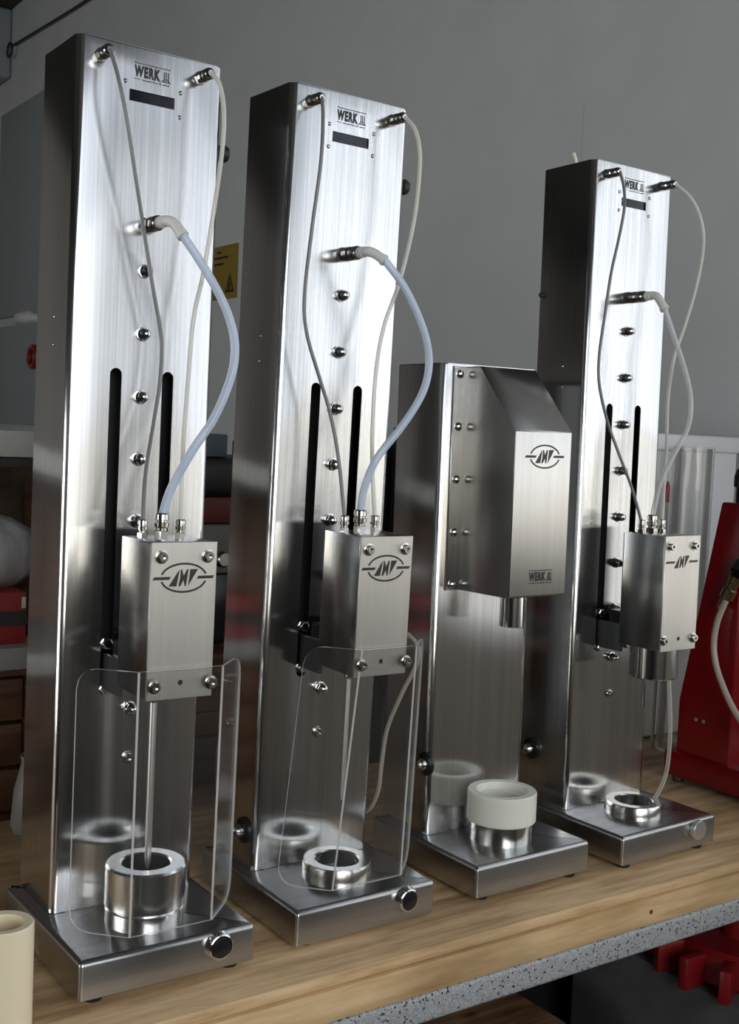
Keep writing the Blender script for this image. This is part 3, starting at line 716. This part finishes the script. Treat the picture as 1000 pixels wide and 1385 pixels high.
o = bthing('marker_rod', pipette, 'grey_board', 'thin grey rod with a red cap beside the acrylic cylinder', 'rod')
bp_ = link('cap', finish(shape(lambda b: lathe(b, [(0, 0), (.0045, 0), (.0045, .03), (.002, .04), (0, .04)], (1.757, 1.50, 1.38), (0, 0, 1), 12)), 'cap', 'red_plastic'), o)
tray = bempty('plastic_crate', 1.88, 1.59, .9, 'tall white plastic crate with a rim against the wall behind the acrylic cylinder', 'crate')
bpart('crate_body', lambda b: box(b, 1.735, 2.035, 1.555, 1.650, .9003, 1.485, .008, 3), 'tray_white', tray)
bpart('rim', lambda b: box(b, 1.727, 2.042, 1.545, 1.658, 1.478, 1.512, .006, 3), 'tray_white', tray)

# rack behind the bench with its contents
rack = bempty('storage_rack', .5, 1.9, 0, 'low storage rack with boards standing behind the workbench on the left', 'rack')
for u in (-.6, 1.14):
    for v in (1.70, 2.08): bpart('post', lambda b: box(b, u, u + .03, v, v + .03, 0, 1.46, .002), 'box_black', rack)
for z, m, v0, u1 in ((.845, 'brown_wood', 1.70, 1.17), (1.108, 'grey_board', 1.72, .62), (1.428, 'white_board', 1.735, .606)):
    bpart('shelf_board', lambda b: box(b, -.6, u1, v0, 2.11, z, z + (.040 if z > 1.4 else .034 if z > 1 else .03), .002), m, rack, label={'white_board': 'cream white board', 'grey_board': 'grey board', 'brown_wood': None}[m])
bpart('shelf_board', lambda b: box(b, .62, 1.17, 1.72, 2.11, 1.075, 1.107, .002), 'brown_wood', rack)
bpart('shelf_support', lambda b: box(b, -.55, .598, 1.745, 2.10, 1.414, 1.427), 'box_black', rack)
bpart('back_board', lambda b: box(b, -.6, 1.17, 2.112, 2.12, .845, 1.42, .001), 'brown_wood', rack)
cab = bempty('drawer_cabinet', .42, 1.85, .875, 'small dark brown wooden drawer cabinet at the left behind the first machine', 'cabinet')
bpart('body', lambda b: (box(b, .25, .612, 1.725, 2.0, .8755, .885), box(b, .25, .612, 1.725, 2.0, 1.098, 1.107), box(b, .25, .262, 1.725, 2.0, .885, 1.098), box(b, .594, .612, 1.725, 2.0, .885, 1.098), box(b, .25, .612, 1.99, 2.0, .885, 1.098)), 'brown_wood', cab)
for k in range(3):
    z = .888 + k * .070
    dr = bpart('drawer', lambda b: box(b, .264, .592, 1.732, 1.98, z, z + .064, .002), 'brown_wood', cab)
    bpart('knob', lambda b: lathe(b, [(0, 0), (.004, 0), (.007, .01), (.004, .015), (0, .015)], (.43, 1.732, z + .03), (0, -1, 0), 12), 'brass', dr, True)
rb = bempty('red_box', .45, 1.85, 1.142, 'red cardboard box with a black printed band under the wrapped bundle', 'box')
bpart('carton', lambda b: box(b, .30, .600, 1.75, 2.0, 1.1425, 1.222, .002), 'box_red', rb)
bpart('band', lambda b: box(b, .2995, .6005, 1.7493, 2.0007, 1.170, 1.193), 'box_black', rb)
bpart('label_sticker', lambda b: box(b, .592, .5985, 1.7485, 1.7495, 1.197, 1.214), 'white_board', rb)
def bundle(b):
    lathe(b, [(0, 0), (.10, 0), (.122, .02), (.128, .055), (.118, .085), (.085, .105), (.04, .113), (0, .115)], (.525, 1.880, 1.2225), (0, 0, 1), 40)
    for v in b.verts:
        r = math.hypot(v.co.x - .525, v.co.y - 1.880); a = math.atan2(v.co.y - 1.880, v.co.x - .525)
        if r > .02:
            s = 1 + .03 * math.sin(11 * a + v.co.z * 60) + .02 * math.sin(23 * a - v.co.z * 90)
            v.co.x = .525 + (v.co.x - .525) * s; v.co.y = 1.880 + (v.co.y - 1.880) * s
bthing('wrapped_bundle', bundle, 'foil', 'round bundle wrapped in creased clear film on top of the red box', 'bundle', ang=60)
def cloth(b):
    box(b, .35, .690, 2.018, 2.075, 1.143, 1.400, .02, 3)
    for v in b.verts: v.co.z += .012 * math.sin(v.co.x * 37)
bthing('brown_sack', cloth, 'brown_cloth', 'folded dark brown sack behind the wrapped bundle', 'sack', ang=60)
bthing('glass_jug', lambda b: lathe(b, [(0, 0), (.03, 0), (.034, .01), (.03, .06), (.02, .10), (.022, .11), (0, .11)], (.568, 1.60, .9003), (0, 0, 1), 24), 'pale_grey', 'small grey metal jug on the bench at far left behind the first machine', 'jug')
# seen between the first two machines
bthing('wooden_crate', lambda b: (box(b, .74, 1.12, 1.76, 2.0, 1.0, 1.07, .003), box(b, .74, 1.12, 1.765, 1.99, .9565, .9975, .003), box(b, .74, 1.12, 1.76, 2.0, .8755, .954, .003)), 'brown_wood', 'brown slatted wooden crate on the rack between the two left machines', 'crate')
bthing('pale_bottle', lambda b: lathe(b, [(0, 0), (.030, 0), (.034, .008), (.034, .075), (.024, .10), (.012, .112), (.012, .128), (0, .128)], (.905, 1.62, .9003), (0, 0, 1), 28), 'pale_grey', 'pale bottle on the bench behind the gap between the two left machines', 'bottle')
bthing('black_roll', lambda b: lathe(b, [(.012, 0), (.03, 0), (.03, .026), (.012, .026), (.012, 0)], (.925, 1.545, .9302), (0, -1, 0), 28), 'black_rubber', 'black tape roll standing on the bench between the two left machines', 'roll')
bthing('cardboard_sheet', lambda b: box(b, .80, 1.06, 1.60, 1.655, .9003, .905, .001), 'cardboard', 'flat piece of brown cardboard at the bench back edge', 'cardboard')
bthing('black_case', lambda b: box(b, .80, 1.10, 1.80, 2.0, 1.1075, 1.232, .006, 2), 'black_plastic', 'black plastic case on the rack right of the first machine head', 'case')
bthing('grey_case', lambda b: box(b, .80, 1.06, 1.79, 2.0, 1.2325, 1.318, .005, 2), 'pale_grey', 'grey case stacked on the black plastic case', 'case')
k_ = bthing('steel_knob', lambda b: lathe(b, [(0, 0), (.006, 0), (.006, .02), (.014, .022), (.014, .036), (.011, .04), (0, .04)], (.940, 1.789, 1.262), (0, -1, 0), 20), 'nickel', 'round steel knob on the front of the grey case', 'knob')
bthing('dark_red_case', lambda b: box(b, .80, 1.10, 1.80, 2.0, 1.3185, 1.366, .006, 2), 'dark_red', 'dark red flat case above the grey case', 'case')
bthing('black_bag', lambda b: box(b, .76, 1.12, 1.79, 2.02, 1.3665, 1.434, .014, 3), 'box_black', 'black bag lying on top of the dark red case', 'bag', ang=60)
bthing('blue_grey_case', lambda b: box(b, .86, .965, 1.80, 1.95, 1.4345, 1.474, .003, 2), 'blue_grey', 'small blue grey case topmost of the stack between the two left machines', 'case')
# cables between second and third machine
def cabs(b):
    for k in range(5):
        x = 1.265 + .012 * k; ph = k * 1.3
        sweep(b, [(x + .012 * math.sin(ph + z * 19), 1.70 + .012 * math.cos(ph + z * 13), z) for z in [.86 + .10 * q for q in range(7)]], .0055, 8, 4)
    sweep(b, [(1.25, 1.69, 1.46), (1.29, 1.67, 1.475), (1.33, 1.69, 1.46)], .006, 8, 5)
hr = bempty('cable_stand', 1.30, 1.73, 0, 'dark stand with black cables hanging behind the second machine', 'cable stand')
bpart('post', lambda b: box(b, 1.285, 1.315, 1.725, 1.755, 0, 1.50, .002), 'box_black', hr)
bpart('panel', lambda b: box(b, 1.20, 1.50, 1.76, 1.78, 0, 1.47, .002), 'box_black', hr)
bpart('cable', cabs, 'black_rubber', hr)
HOSE2 = [(0.9132, 1.1941, 1.2293), (0.9134, 1.1712, 1.2168), (0.9132, 1.1739, 1.1922), (0.9129, 1.199, 1.1533), (0.9124, 1.2286, 1.0973), (0.9121, 1.2378, 1.0448), (0.9119, 1.2417, 1.0104), (0.9117, 1.2564, 0.9818), (0.9115, 1.2761, 0.9677)]
hz_ = bthing('clear_hose_length', lambda b: sweep(b, HOSE2, .0030, 10), 'hose_clear', 'curved clear hose hanging between the second machine and the hooded one', 'hose')

# far wall
st = bempty('warning_sign', UW, 3.88, 2.05, 'yellow warning sign with a black triangle on the far wall between the two left machines', 'sign')
bpart('plate', lambda b: box(b, UW - .003, UW - .0002, 3.795, 4.01, 1.955, 2.152), 'yellow_sticker', st)
def tri(b):
    def f(a): return lambda p: (UW - .003 - a, 3.850 - p[0], 1.978 + p[1])
    for q in ([(-.033, 0), (-.022, .01), (.0, .052), (0, .068)], [(.033, 0), (0, .068), (.0, .052), (.022, .01)], [(-.033, 0), (.033, 0), (.022, .01), (-.022, .01)], [(-.010, .01), (.004, .01), (.006, .034), (-.002, .038)]):
        prism(b, q, f(.0015), f(-.0005))
    for v0, v1, z in ((3.955, 3.925, 2.125), (3.985, 3.870, 2.105), (3.975, 3.905, 2.082)):
        box(b, UW - .0045, UW - .003, v1, v0, z, z + .008)
bpart('print', tri, 'print_black', st)
bthing('cable_run', lambda b: sweep(b, [(UW - .02, 6.35, 3.455), (UW - .02, 5.42, 3.412), (UW - .02, 4.8, 3.40)], .006, 6, 4), 'box_black', 'thin black cable strung along the top of the far wall', 'cable')
bthing('cable_ring', lambda b: sweep(b, [(UW - .035, 6.355 + .036 * math.cos(t * math.pi / 6), 3.430 + .036 * math.sin(t * math.pi / 6)) for t in range(13)], .006, 6, 2), 'box_black', 'small black ring hanging on the cable at top left', 'ring')
bthing('vent_box', lambda b: box(b, UW - .35, UW - .001, 6.42, 6.94, 3.30, ZC - .002, .02, 3), 'panel_white', 'grey boxed duct under the ceiling in the top left corner', 'duct')
bthing('grey_wall_board', lambda b: box(b, UW - .02, UW - .001, 5.72, 6.52, 2.02, 3.12, .003), 'panel_white', 'large pale grey board on the far wall at left edge', 'board')  # pale sheet painting the lit part of the wall
bthing('white_wall_board', lambda b: box(b, UW - .05, UW - .001, 5.5, 6.9, 1.45, 1.965, .003), 'panel_white', 'wide white board low on the far wall under the grey one', 'board')
bthing('round_wall_lamp', lambda b: lathe(b, [(0, 0), (.13, 0), (.12, .03), (.06, .06), (0, .065)], (UW - .001, 6.05, 2.0), (-1, 0, 0), 32, .35), 'frame_white', 'flat round lamp above the white board on the far wall', 'lamp')
bthing('red_hook', lambda b: sweep(b, [(UW - .065, 5.79 + .050 * math.cos(t), 1.79 + .050 * math.sin(t)) for t in [k * math.pi / 8 for k in range(17)]], .013, 8, 2), 'red_plastic', 'red ring hanging on the white board at left', 'ring')

# under the bench
def lidbox(b): box(b, 1.635, 1.89, 1.14, 1.56, .0, .55, .006, 2)
bthing('grey_chest', lidbox, 'grey_lid', 'grey chest with a scuffed lid under the right end of the workbench', 'chest')
rt_ = bempty('red_clamp_wheel', 1.80, 1.31, .55, 'red finned plastic wheel lying on the grey chest under the bench', 'wheel')
bpart('hub', lambda b: lathe(b, [(0, 0), (.115, 0), (.125, .01), (.125, .055), (.115, .065), (.045, .065), (.045, .11), (.038, .118), (0, .118)], (1.775, 1.27, .5503), (0, 0, 1), 36), 'red_plastic', rt_)
for k in range(14):
    t = 2 * math.pi * k / 14
    def fin(b):
        box(b, .112, .172, -.010, .010, .0, .058, .003, 2)
        for v in b.verts:
            x, y = v.co.x, v.co.y; v.co = Vector((1.775 + x * math.cos(t) - y * math.sin(t), 1.27 + x * math.sin(t) + y * math.cos(t), .5503 + v.co.z))
    bpart('fin', fin, 'red_plastic', rt_)
bthing('brown_board', lambda b: (box(b, .90, 1.485, 1.42, 1.635, .35, .455, .006, 2)), 'plank_wood', 'worn brown wooden block under the bench left of the grey chest', 'block')
bthing('black_stand', lambda b: box(b, .92, 1.45, 1.43, 1.63, 0, .3495, .01), 'box_black', 'black box carrying the worn wooden block under the bench', 'box')
for o in bpy.data.objects:
    if '_o' in o: del o['_o']
